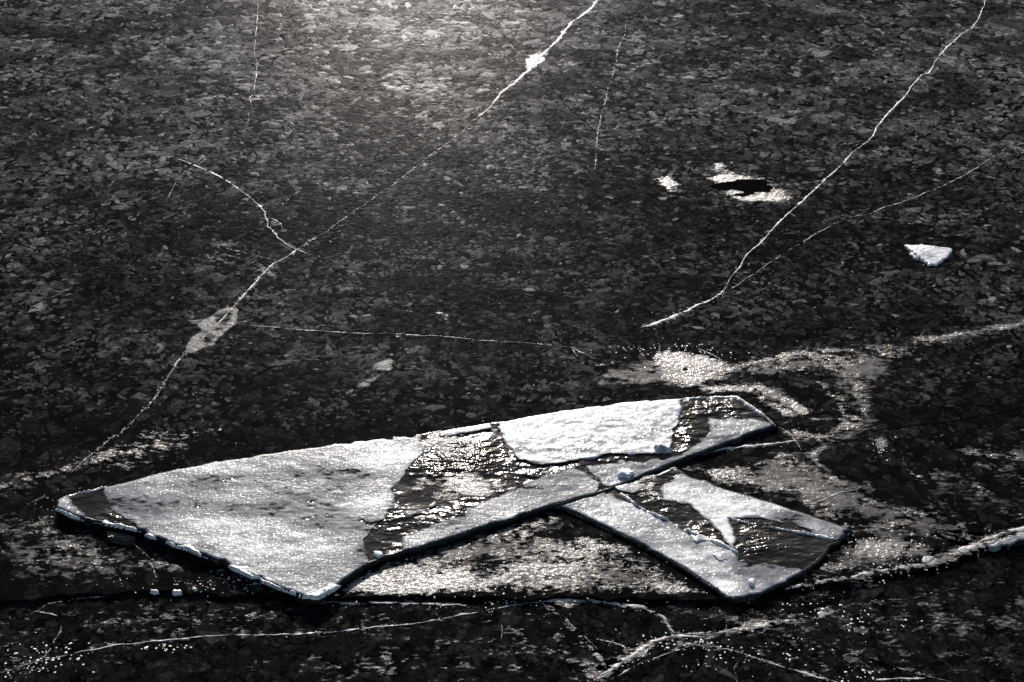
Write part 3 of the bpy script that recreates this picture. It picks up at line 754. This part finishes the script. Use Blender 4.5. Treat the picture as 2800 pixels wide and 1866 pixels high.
# ------------------------------------------------------------------ cracks
def crack(parent, px, w_px, z=0.0, seed=1, shade=.7, mat=None, name="crack", up=.06, jit=.012, fade=True, beads=0, branch=1.6, halo=3.4):
    g = densify(ground(px, z), .008, jit, seed)
    n = len(g)
    t = np.gradient(g, axis=0); t /= np.linalg.norm(t, axis=1)[:, None] + 1e-9
    nm = np.stack([-t[:, 1], t[:, 0]], 1)
    s = np.cumsum(np.r_[0, np.linalg.norm(np.diff(g, axis=0), axis=1)])
    w = w_px * .00143 * .52 * (.35 + 1.3 * fbm(s, s * 0, .05, 3, seed + 1)) * (.6 + .8 * fbm(s, s * 0 + 4, .35, 2, seed + 2))
    if fade:
        L = s[-1]; w *= np.minimum(1, .15 + np.minimum(s, L - s) / (.12 * L + 1e-6))
    hgt = .0015 + np.minimum(w * up * 2, .012) * (.6 + .8 * fbm(s, s * 0 + 9, .02, 2, seed + 6)) + .0008
    off = (fbm(s, s * 0, .012, 2, seed + 3) - .5)
    def ribbon(g, nm, w, hgt, s, halo):
        prof = ((-1, -.002, .2), (-.4, .0012, .2), (.4, .0012, .2), (1, -.002, .2)) if not halo else ((-halo, .0009, -.1), (-1.1, .0010, .45), (-.5, .7, 1), (.05, 1, 1), (.5, .7, 1), (1.1, .0010, .45), (halo, .0009, -.1))
        rows = []; shs = []; n = len(g)
        for k, (a, hh, ss) in enumerate(prof):
            ww = w * (1 + .7 * (fbm(s, s * 0 + 3 * k, .014, 3, seed + 20 + k) - .5))
            if abs(a) > 2: ww = w * (.3 + 1.4 * fbm(s, s * 0 + 3 * k, .08, 3, seed + 40 + k)) + .003
            p = g + nm * (ww * a)[:, None]
            rows.append(np.column_stack([p, z + (np.full(n, hh) if hh < .01 else hgt * hh)]))
            shs.append(np.clip(shade * (.45 + 1.1 * fbm(s, s * 0, .03, 3, seed + 4)), 0, 1.1) * ss if ss > 0 else np.full(n, ss))
        V = np.stack(rows, 1).reshape(-1, 3); K = len(prof)
        i = np.arange(n - 1)[:, None] * K + np.arange(K - 1)[None, :]
        F = np.stack([i, i + K, i + K + 1, i + 1], -1).reshape(-1, 4)
        return V, F, np.stack(shs, 1).ravel()
    V, F, sh = ribbon(g, nm, w, hgt, s, halo)
    rb = np.random.default_rng(seed + 1)
    for _ in range(int(s[-1] * branch)):                       # short side branches
        k0 = rb.integers(3, n - 3); L = rb.uniform(.03, .16); m_ = max(4, int(L / .008))
        ang = math.atan2(t[k0, 1], t[k0, 0]) + rb.choice((-1, 1)) * rb.uniform(.35, 1.1)
        u = np.linspace(0, 1, m_)
        ang = ang + np.cumsum(rb.normal(0, .12, m_))
        bg_ = g[k0] + np.cumsum(np.stack([np.cos(ang), np.sin(ang)], 1) * L / m_, 0)
        bt = np.gradient(bg_, axis=0); bt /= np.linalg.norm(bt, axis=1)[:, None] + 1e-9
        bw = w[k0] * .6 * (1 - u) + .0006
        V2, F2, s2_ = ribbon(bg_, np.stack([-bt[:, 1], bt[:, 0]], 1), bw, bw * .2 + .0012, u * L, 2.5)
        F = np.concatenate([F, F2 + len(V)]); V = np.concatenate([V, V2]); sh = np.r_[sh, s2_ * .8]
    if beads:
        r = np.random.default_rng(seed)
        kk = r.integers(0, n, beads)
        pos = g[kk] + nm[kk] * (r.normal(0, 1, beads) * w[kk] * 1.6)[:, None]
        BV, BF = bead_geo(pos, r.uniform(.001, .0032, beads), z, r)
        F = np.concatenate([F[:, [0, 1, 2]], F[:, [0, 2, 3]], BF + len(V)]); V = np.concatenate([V, BV])
        sh = np.r_[sh, np.full(len(BV), min(1, shade * 1.3))]
    o = new_obj(name, mesh_np(name, V, F, True, sh), mat or M_VEIN, parent)
    return o
def bead_geo(pos, rad, z, r):
    m = len(pos); k = 6
    a = np.linspace(0, 2 * math.pi, k + 1)[:-1]
    el = r.uniform(1, 1.8, m); th = r.uniform(0, math.pi, m)
    cx = np.cos(a)[None] * (rad * el)[:, None] * r.uniform(.75, 1.2, (m, k)); cy = np.sin(a)[None] * rad[:, None] * r.uniform(.75, 1.2, (m, k))
    X = pos[:, 0:1] + cx * np.cos(th)[:, None] - cy * np.sin(th)[:, None]
    Y = pos[:, 1:2] + cx * np.sin(th)[:, None] + cy * np.cos(th)[:, None]
    lowr = np.stack([X, Y, np.full_like(X, z - .001)], -1)
    Xm = pos[:, 0:1] + (X - pos[:, 0:1]) * .72; Ym = pos[:, 1:2] + (Y - pos[:, 1:2]) * .72
    mid = np.stack([Xm, Ym, z + np.repeat((rad * .22)[:, None], k, 1)], -1)
    top = np.stack([pos[:, 0], pos[:, 1], z + rad * .32], -1)[:, None]
    V = np.concatenate([lowr, mid, top], 1).reshape(-1, 3)
    F = []
    for i in range(k):
        j = (i + 1) % k
        F += [(i, j, k + j), (i, k + j, k + i), (k + i, k + j, 2 * k)]
    F = np.array(F)[None] + (np.arange(m) * (2 * k + 1))[:, None, None]
    return V, F.reshape(-1, 3)

cracks_far = [
    ([(705, -20), (704, 40), (700, 100), (695, 140), (703, 170), (699, 215), (695, 255), (684, 270), (688, 295), (680, 320), (672, 350)], 3.2, .6, 0),
    ([(675, 366), (635, 385), (600, 402), (575, 425), (545, 450), (510, 470), (485, 490), (470, 520), (455, 555)], 2.4, .55, 0),
    ([(470, 430), (530, 453), (575, 470), (620, 495), (660, 525), (700, 555), (722, 580), (733, 620), (760, 650), (790, 675), (820, 687), (880, 708)], 3.6, .75, 0),
    ([(1650, -20), (1620, 20), (1590, 45), (1560, 65), (1545, 85), (1525, 112), (1490, 145), (1465, 170), (1440, 200), (1400, 232), (1370, 255), (1345, 290), (1300, 330)], 10, .80, 220),
    ([(1412, 224), (1370, 255), (1345, 290), (1300, 330), (1270, 355), (1235, 385), (1200, 410), (1150, 448), (1115, 475), (1070, 510), (1020, 545), (980, 570), (930, 605), (880, 645)], 4.0, .50, 200),
    ([(900, 630), (850, 658), (810, 685), (780, 705), (750, 720), (715, 755), (680, 795), (640, 838), (600, 880), (550, 930), (510, 960)], 5.0, .65, 160),
    ([(520, 950), (480, 1000), (455, 1040), (430, 1080), (408, 1110), (380, 1135), (355, 1160), (330, 1185), (300, 1200), (270, 1225), (230, 1260), (190, 1295)], 4.5, .55, 120),
    ([(2705, -20), (2685, 30), (2675, 55), (2655, 80), (2630, 95), (2590, 130), (2565, 160), (2540, 200), (2520, 207), (2490, 240), (2470, 270), (2440, 300), (2415, 325), (2400, 348), (2390, 370),
      (2370, 390), (2330, 420), (2300, 455), (2255, 495), (2200, 545), (2150, 590), (2115, 625), (2080, 665), (2040, 697), (2030, 715), (2020, 735), (2000, 755), (1985, 785), (1970, 805)], 4.4, .72, 80),
    ([(1985, 785), (1970, 805), (1940, 825), (1890, 845), (1855, 860), (1820, 875), (1780, 890), (1750, 897)], 9.0, .7, 60),
    ([(1860, 860), (1810, 885), (1775, 908), (1740, 935)], 8.0, .25, 20),
    ([(2800, 368), (2770, 395), (2730, 420), (2690, 445), (2670, 460), (2640, 480), (2600, 500), (2540, 525), (2500, 542), (2460, 557), (2420, 567), (2380, 585), (2330, 595), (2290, 612)], 3.4, .6, 0),
    ([(2300, 605), (2260, 625), (2200, 660), (2150, 690), (2090, 730), (2040, 765), (2000, 790), (1972, 802)], 3.0, .55, 20),
    ([(640, 885), (690, 893), (760, 897), (840, 905), (920, 910), (1010, 913), (1060, 913), (1150, 918), (1200, 920), (1300, 930), (1400, 937), (1500, 945), (1600, 957), (1650, 965)], 3.6, .65, 40),
    ([(450, 865), (520, 880), (570, 888)], 2.2, .4, 0),
    ([(1712, 50), (1708, 95), (1690, 140), (1680, 190), (1665, 240), (1650, 300), (1640, 330), (1635, 370), (1630, 400), (1628, 480)], 3.5, .5, 80),
    ([(1665, 140), (1640, 200), (1625, 260)], 2.0, .35, 20),
    ([(2820, 878), (2700, 905), (2600, 935), (2500, 950), (2400, 975)], 9.0, .3, 120),
    ([(1875, 940), (1950, 970), (1990, 1000), (2010, 1012)], 3.0, .5, 10),
    ([(1990, 1040), (2100, 1012), (2150, 1002)], 2.5, .4, 10),
    ([(1880, 1258), (1930, 1240), (1980, 1228), (2050, 1221), (2190, 1206)], 6.0, .85, 40),
    ([(2128, 1166), (2160, 1185), (2172, 1200), (2182, 1215), (2190, 1230)], 3.0, .55, 10),
    ([(2130, 1165), (2165, 1152), (2180, 1150)], 3.0, .5, 10),
    ([(2370, 1330), (2310, 1345), (2270, 1360), (2230, 1375), (2200, 1386)], 3.0, .6, 10),
    ([(340, 1460), (400, 1520), (420, 1560), (430, 1590)], 3.0, .4, 20),
    ([(0, 1418), (100, 1425), (150, 1420)], 3.0, .35, 15),
    ([(80, 1378), (120, 1355), (150, 1372)], 3.0, .4, 30),
    ([(620, 680), (700, 700), (760, 715)], 2.5, .5, 60),
    ([(1680, 672), (1745, 720), (1800, 765)], 2.5, .3, 20),
    ([(1050, 390), (1200, 410), (1290, 430), (1400, 445), (1550, 455), (1700, 465), (1800, 470), (2000, 468), (2300, 470)], 2.4, .22, 0),  # a shift in the ice's reflection, drawn as a faint pale line
    ([(-20, 268), (300, 275), (620, 285)], 2.2, .3, 0),
    ([(930, 240), (1030, 238), (1100, 230), (1160, 220)], 3.0, .5, 10),
    ([(1560, 130), (1800, 125), (2050, 128), (2280, 120)], 2.2, .28, 0),
    ([(2480, 1240), (2470, 1270), (2468, 1300)], 2.0, .3, 0),
    ([(890, 1000), (960, 905), (1060, 872), (1130, 850)], 2.2, .25, 0),
]
for i, (px, w, sh, bd) in enumerate(cracks_far):
    crack(lake, px, w, 0.0, 300 + 7 * i, sh, beads=bd)
rh = np.random.default_rng(91)
for i in range(34):
    x, y = rh.uniform(0, 2800), rh.uniform(20, 1080); a = rh.choice((rh.normal(.12, .1), rh.normal(-.75, .15), rh.normal(.6, .15))); L = rh.uniform(120, 420)
    u = np.linspace(0, 1, 7)
    px = np.stack([x + L * u * math.cos(a), y + L * u * math.sin(a) * .6 + np.cumsum(rh.normal(0, 5, 7))], 1)
    crack(lake, px, rh.uniform(1.3, 2.3), 0.0, 1200 + 7 * i, rh.uniform(.25, .5), branch=0, name="hairline_crack")
for i, (px, w) in enumerate((([(2820, 1108), (2720, 1133), (2600, 1155), (2500, 1165), (2380, 1180)], 4.0),
                             ([(1290, 10), (1380, 100), (1440, 160)], 4.0), ([(1490, 215), (1550, 290), (1650, 380)], 4.0),
                             ([(900, 730), (960, 760), (980, 820), (1060, 870)], 3.0))):
    crack(lake, px, w, 0.0, 600 + 7 * i, .0, mat=M_SEAM, branch=0, halo=0)
cracks_near = [
    ([(-20, 1850), (50, 1825), (120, 1805), (240, 1780), (330, 1764), (400, 1757), (520, 1745), (600, 1740), (700, 1738), (800, 1735), (900, 1730), (980, 1722), (1000, 1718), (1100, 1710), (1200, 1695), (1300, 1677), (1400, 1657), (1475, 1646)], 5.0, .62, 160),
    ([(1480, 1650), (1530, 1690), (1580, 1735), (1630, 1790), (1660, 1835)], 9.0, .25, 30),
    ([(1485, 1644), (1550, 1641), (1650, 1646), (1750, 1660), (1800, 1680), (1828, 1700)], 7.0, .45, 60),
    ([(1640, 1850), (1720, 1798), (1780, 1760), (1840, 1738), (1900, 1735)], 10.0, .6, 120),
    ([(1880, 1740), (2000, 1728), (2100, 1712), (2220, 1700), (2290, 1672), (2330, 1655), (2400, 1642), (2470, 1640)], 6.0, .3, 60),
    ([(1900, 1764), (1960, 1768), (2030, 1790), (2100, 1812), (2200, 1842), (2320, 1875)], 5.0, .4, 30),
    ([(-20, 1708), (50, 1692), (103, 1670), (130, 1652), (250, 1634), (350, 1624)], 6.0, .3, 20),
    ([(103, 1670), (130, 1680), (155, 1686)], 6.0, .5, 10),
    ([(850, 1650), (900, 1646), (960, 1650), (1060, 1648), (1150, 1652), (1240, 1652), (1290, 1662)], 5.0, .4, 20),
    ([(2395, 1862), (2450, 1856), (2530, 1856)], 6.0, .6, 20),
    ([(1500, 1652), (1548, 1695), (1598, 1740), (1648, 1795)], 4.0, .3, 10),
    ([(1690, 1850), (1760, 1810), (1890, 1766)], 4.0, .4, 20),
    ([(1620, 1745), (1680, 1760), (1735, 1785)], 4.0, .35, 20),
    ([(2030, 1790), (2010, 1830), (2020, 1880)], 3.0, .25, 0),
    ([(2440, 1650), (2560, 1620), (2680, 1600), (2820, 1590)], 3.0, .25, 10),
    ([(-20, 1770), (100, 1760), (200, 1765)], 2.5, .25, 10),
    ([(2290, 1800), (2330, 1790), (2400, 1806), (2520, 1846), (2600, 1866)], 4.0, .3, 60),
]
for i, (px, w, sh, bd) in enumerate(cracks_near):
    crack(near, px, w * .8, ZN, 700 + 7 * i, min(.7, sh + .15), beads=bd)

for i, (par, zz, px, w, sh) in enumerate((
        (lake, 0.0, [(2150, 1612), (2273, 1588), (2336, 1580), (2425, 1560), (2537, 1546), (2626, 1512), (2693, 1490), (2830, 1455)], 22, .50),
        (lake, 0.0, [(2610, 1512), (2680, 1486), (2740, 1462), (2830, 1440)], 16, .55),
        (near, ZN, [(1484, 1647), (1530, 1690), (1580, 1735), (1630, 1790), (1662, 1835)], 12, .42),
        (near, ZN, [(1630, 1862), (1720, 1800), (1785, 1758), (1850, 1738), (1930, 1742)], 14, .6),
        (near, ZN, [(1485, 1646), (1560, 1642), (1660, 1648), (1760, 1664), (1810, 1688), (1832, 1722), (1850, 1738)], 12, .55),
        (near, ZN, [(1850, 1740), (2000, 1726), (2110, 1708), (2230, 1690), (2300, 1668)], 12, .40),
        (near, ZN, [(1900, 1766), (1990, 1776), (2080, 1806), (2200, 1842), (2330, 1880)], 7, .45),
        (near, ZN, [(850, 1652), (900, 1647), (960, 1652), (1060, 1649), (1150, 1654), (1240, 1655), (1300, 1664)], 7, .5))):
    crack(par, px, w, zz, 1700 + 9 * i, sh, name="frost_ridge", branch=1, fade=True, up=.10, beads=60)
# white grains of frost that stand in for sun glints, too fine to count
def grains(name, parent, spots, z, seed):
    r = np.random.default_rng(seed); P = []; R = []
    for x, y, rx, ry, nn, r0, r1 in spots:
        q = np.stack([x + r.normal(0, rx, nn), y + r.normal(0, ry, nn)], 1)
        P.append(ground(q, z)); R.append(r0 + (r1 - r0) * r.uniform(0, 1, nn) ** 2.2)
    P = np.concatenate(P); R = np.concatenate(R)
    V, F = bead_geo(P, R, z, r)
    return new_obj(name, mesh_np(name, V, F, True, np.full(len(V), .8)), M_GRAIN, parent, kind="stuff")
grains("sparkle_grains", near, [(2190, 1790, 120, 35, 55, .002, .005), (2360, 1700, 60, 20, 55, .002, .005), (130, 1795, 70, 22, 90, .002, .006),
                              (60, 1835, 60, 10, 40, .002, .005), (440, 1770, 40, 8, 30, .002, .005), (2000, 1660, 150, 20, 35, .0015, .004), (1860, 1755, 60, 15, 60, .002, .005),
                              (2250, 1665, 30, 12, 20, .002, .006), (1930, 1800, 40, 20, 40, .002, .004), (1500, 1750, 900, 70, 90, .001, .0025),
                              (1380, 1650, 30, 6, 25, .002, .005), (2340, 1850, 50, 12, 30, .002, .006)], ZN, 5)
grains("sparkle_grains", lake, [(2400, 1510, 90, 35, 200, .0018, .0048), (1500, 1570, 220, 35, 260, .0015, .004), (1080, 1590, 130, 22, 200, .0018, .0045),
                              (1880, 975, 70, 18, 140, .0018, .005), (1740, 955, 60, 6, 50, .0015, .004), (1400, 600, 900, 400, 500, .0008, .0022),
                              (2410, 1220, 18, 12, 40, .002, .004), (660, 1590, 60, 20, 60, .0015, .004), (500, 1600, 120, 12, 40, .0015, .003),
                              (1780, 780, 300, 200, 90, .001, .0025), (170, 1380, 30, 15, 30, .0015, .003)], 0.0, 6)

# ------------------------------------------------------------------ grey crystals frozen into the lake's surface
def flake_geo(cx, cy, size, elong, th, lift, tilt, shade, r, z=0.0):
    """arrays of irregular thin plates: a rim ring sunk in the ice, a top ring, a centre"""
    m = len(cx); k = 7
    a = np.linspace(0, 2 * math.pi, k + 1)[:-1][None] + r.uniform(-.3, .3, (m, k))
    rr = size[:, None] * r.uniform(.40, 1.25, (m, k))
    lx = np.cos(a) * rr * elong[:, None]; ly = np.sin(a) * rr / np.sqrt(elong)[:, None]
    ct, st = np.cos(th)[:, None], np.sin(th)[:, None]
    X = lx * ct - ly * st; Y = lx * st + ly * ct
    zt = lift[:, None] + X * tilt[:, 0:1] + Y * tilt[:, 1:2]
    low = np.stack([cx[:, None] + X * 1.03, cy[:, None] + Y * 1.03, np.full_like(X, z - .004)], -1)
    up = np.stack([cx[:, None] + X, cy[:, None] + Y, z + np.maximum(zt, -.003)], -1)
    ce = np.stack([cx, cy, z + lift + .0003], -1)[:, None]
    V = np.concatenate([low, up, ce], 1).reshape(-1, 3)
    F = []
    for i in range(k):
        j = (i + 1) % k
        F += [(i, j, k + j), (i, k + j, k + i), (k + i, k + j, 2 * k)]
    F = np.array(F)[None] + (np.arange(m) * (2 * k + 1))[:, None, None]
    return V, F.reshape(-1, 3), np.repeat(shade, 2 * k + 1)

def scatter_flakes(n, r):
    px = np.stack([r.uniform(-120, 2920, n), r.uniform(-60, 1640, n)], 1)
    g = ground(px)
    # even density on the ice itself: more candidates survive where the view is compressed
    y0 = g[:, 1]
    keep = r.uniform(0, 1, n) < (y0 / y0.max()) ** 2.2 + .05
    px = px[keep]; g = g[keep]
    ok = (sdist(g[:, 0], g[:, 1], P1) < -.01) & (sdist(g[:, 0], g[:, 1], P2) < -.01)
    yf = np.interp(g[:, 0], fr[:, 0], fr[:, 1])
    ok &= g[:, 1] > yf + .05
    return g[ok], px[ok]
r = np.random.default_rng(77)
G, PX = scatter_flakes(115000, r)
m = len(G)
patch = fbm(G[:, 0], G[:, 1], .5, 3, 401, 2.5)
small = fbm(G[:, 0], G[:, 1], .12, 2, 405, 2.0)
size = np.exp(r.normal(math.log(.0130), .45, m)) * (.78 + .5 * patch)
size = np.clip(size, .005, .06)
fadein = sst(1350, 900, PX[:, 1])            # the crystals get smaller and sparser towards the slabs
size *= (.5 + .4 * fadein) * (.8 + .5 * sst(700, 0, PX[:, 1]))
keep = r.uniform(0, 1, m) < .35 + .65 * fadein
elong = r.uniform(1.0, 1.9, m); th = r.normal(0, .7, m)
bright = np.exp(r.normal(math.log(.031), .50, m)) * (1 + .7 * sst(800, 100, PX[:, 1])) * (.5 + .5 * fadein) * (.55 + .95 * sst(.3, .7, small)) * (.72 + .62 * patch)  # far crystals brightened, near ones dimmed: the sky's glancing glare put into colour
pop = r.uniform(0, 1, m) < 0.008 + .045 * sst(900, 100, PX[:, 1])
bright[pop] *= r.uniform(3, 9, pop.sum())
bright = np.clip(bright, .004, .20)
lift = r.uniform(.0001, .0006, m); tilt = r.normal(0, .006, (m, 2))
order = np.argsort(-size * keep)
solo = order[:260]
rest = np.setdiff1d(np.where(keep)[0], solo)
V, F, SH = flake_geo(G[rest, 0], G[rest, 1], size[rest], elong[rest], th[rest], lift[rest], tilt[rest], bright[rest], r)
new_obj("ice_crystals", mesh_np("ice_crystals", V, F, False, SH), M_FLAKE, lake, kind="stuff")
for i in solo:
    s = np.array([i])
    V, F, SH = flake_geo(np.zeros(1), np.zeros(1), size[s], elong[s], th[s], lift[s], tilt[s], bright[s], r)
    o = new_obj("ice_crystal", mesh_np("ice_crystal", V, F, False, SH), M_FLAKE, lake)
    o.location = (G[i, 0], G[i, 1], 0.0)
# larger, dimmer crystals in the lower sheet
nn = 4200
q = ground(np.stack([r.uniform(-150, 2950, nn), r.uniform(1500, 1910, nn)], 1), ZN)
yf = np.interp(q[:, 0], fr[:, 0], fr[:, 1])
q = q[q[:, 1] < yf - .01]; nn = len(q)
V, F, SH = flake_geo(q[:, 0], q[:, 1], np.exp(r.normal(math.log(.02), .5, nn)), r.uniform(1, 2, nn), r.normal(.3, .7, nn), r.uniform(.0001, .0006, nn),
                     r.normal(0, .004, (nn, 2)), np.exp(r.normal(math.log(.0085), .5, nn)), r, ZN)
new_obj("ice_crystals", mesh_np("ice_crystals", V, F, False, SH), M_FLAKE, near, kind="stuff")
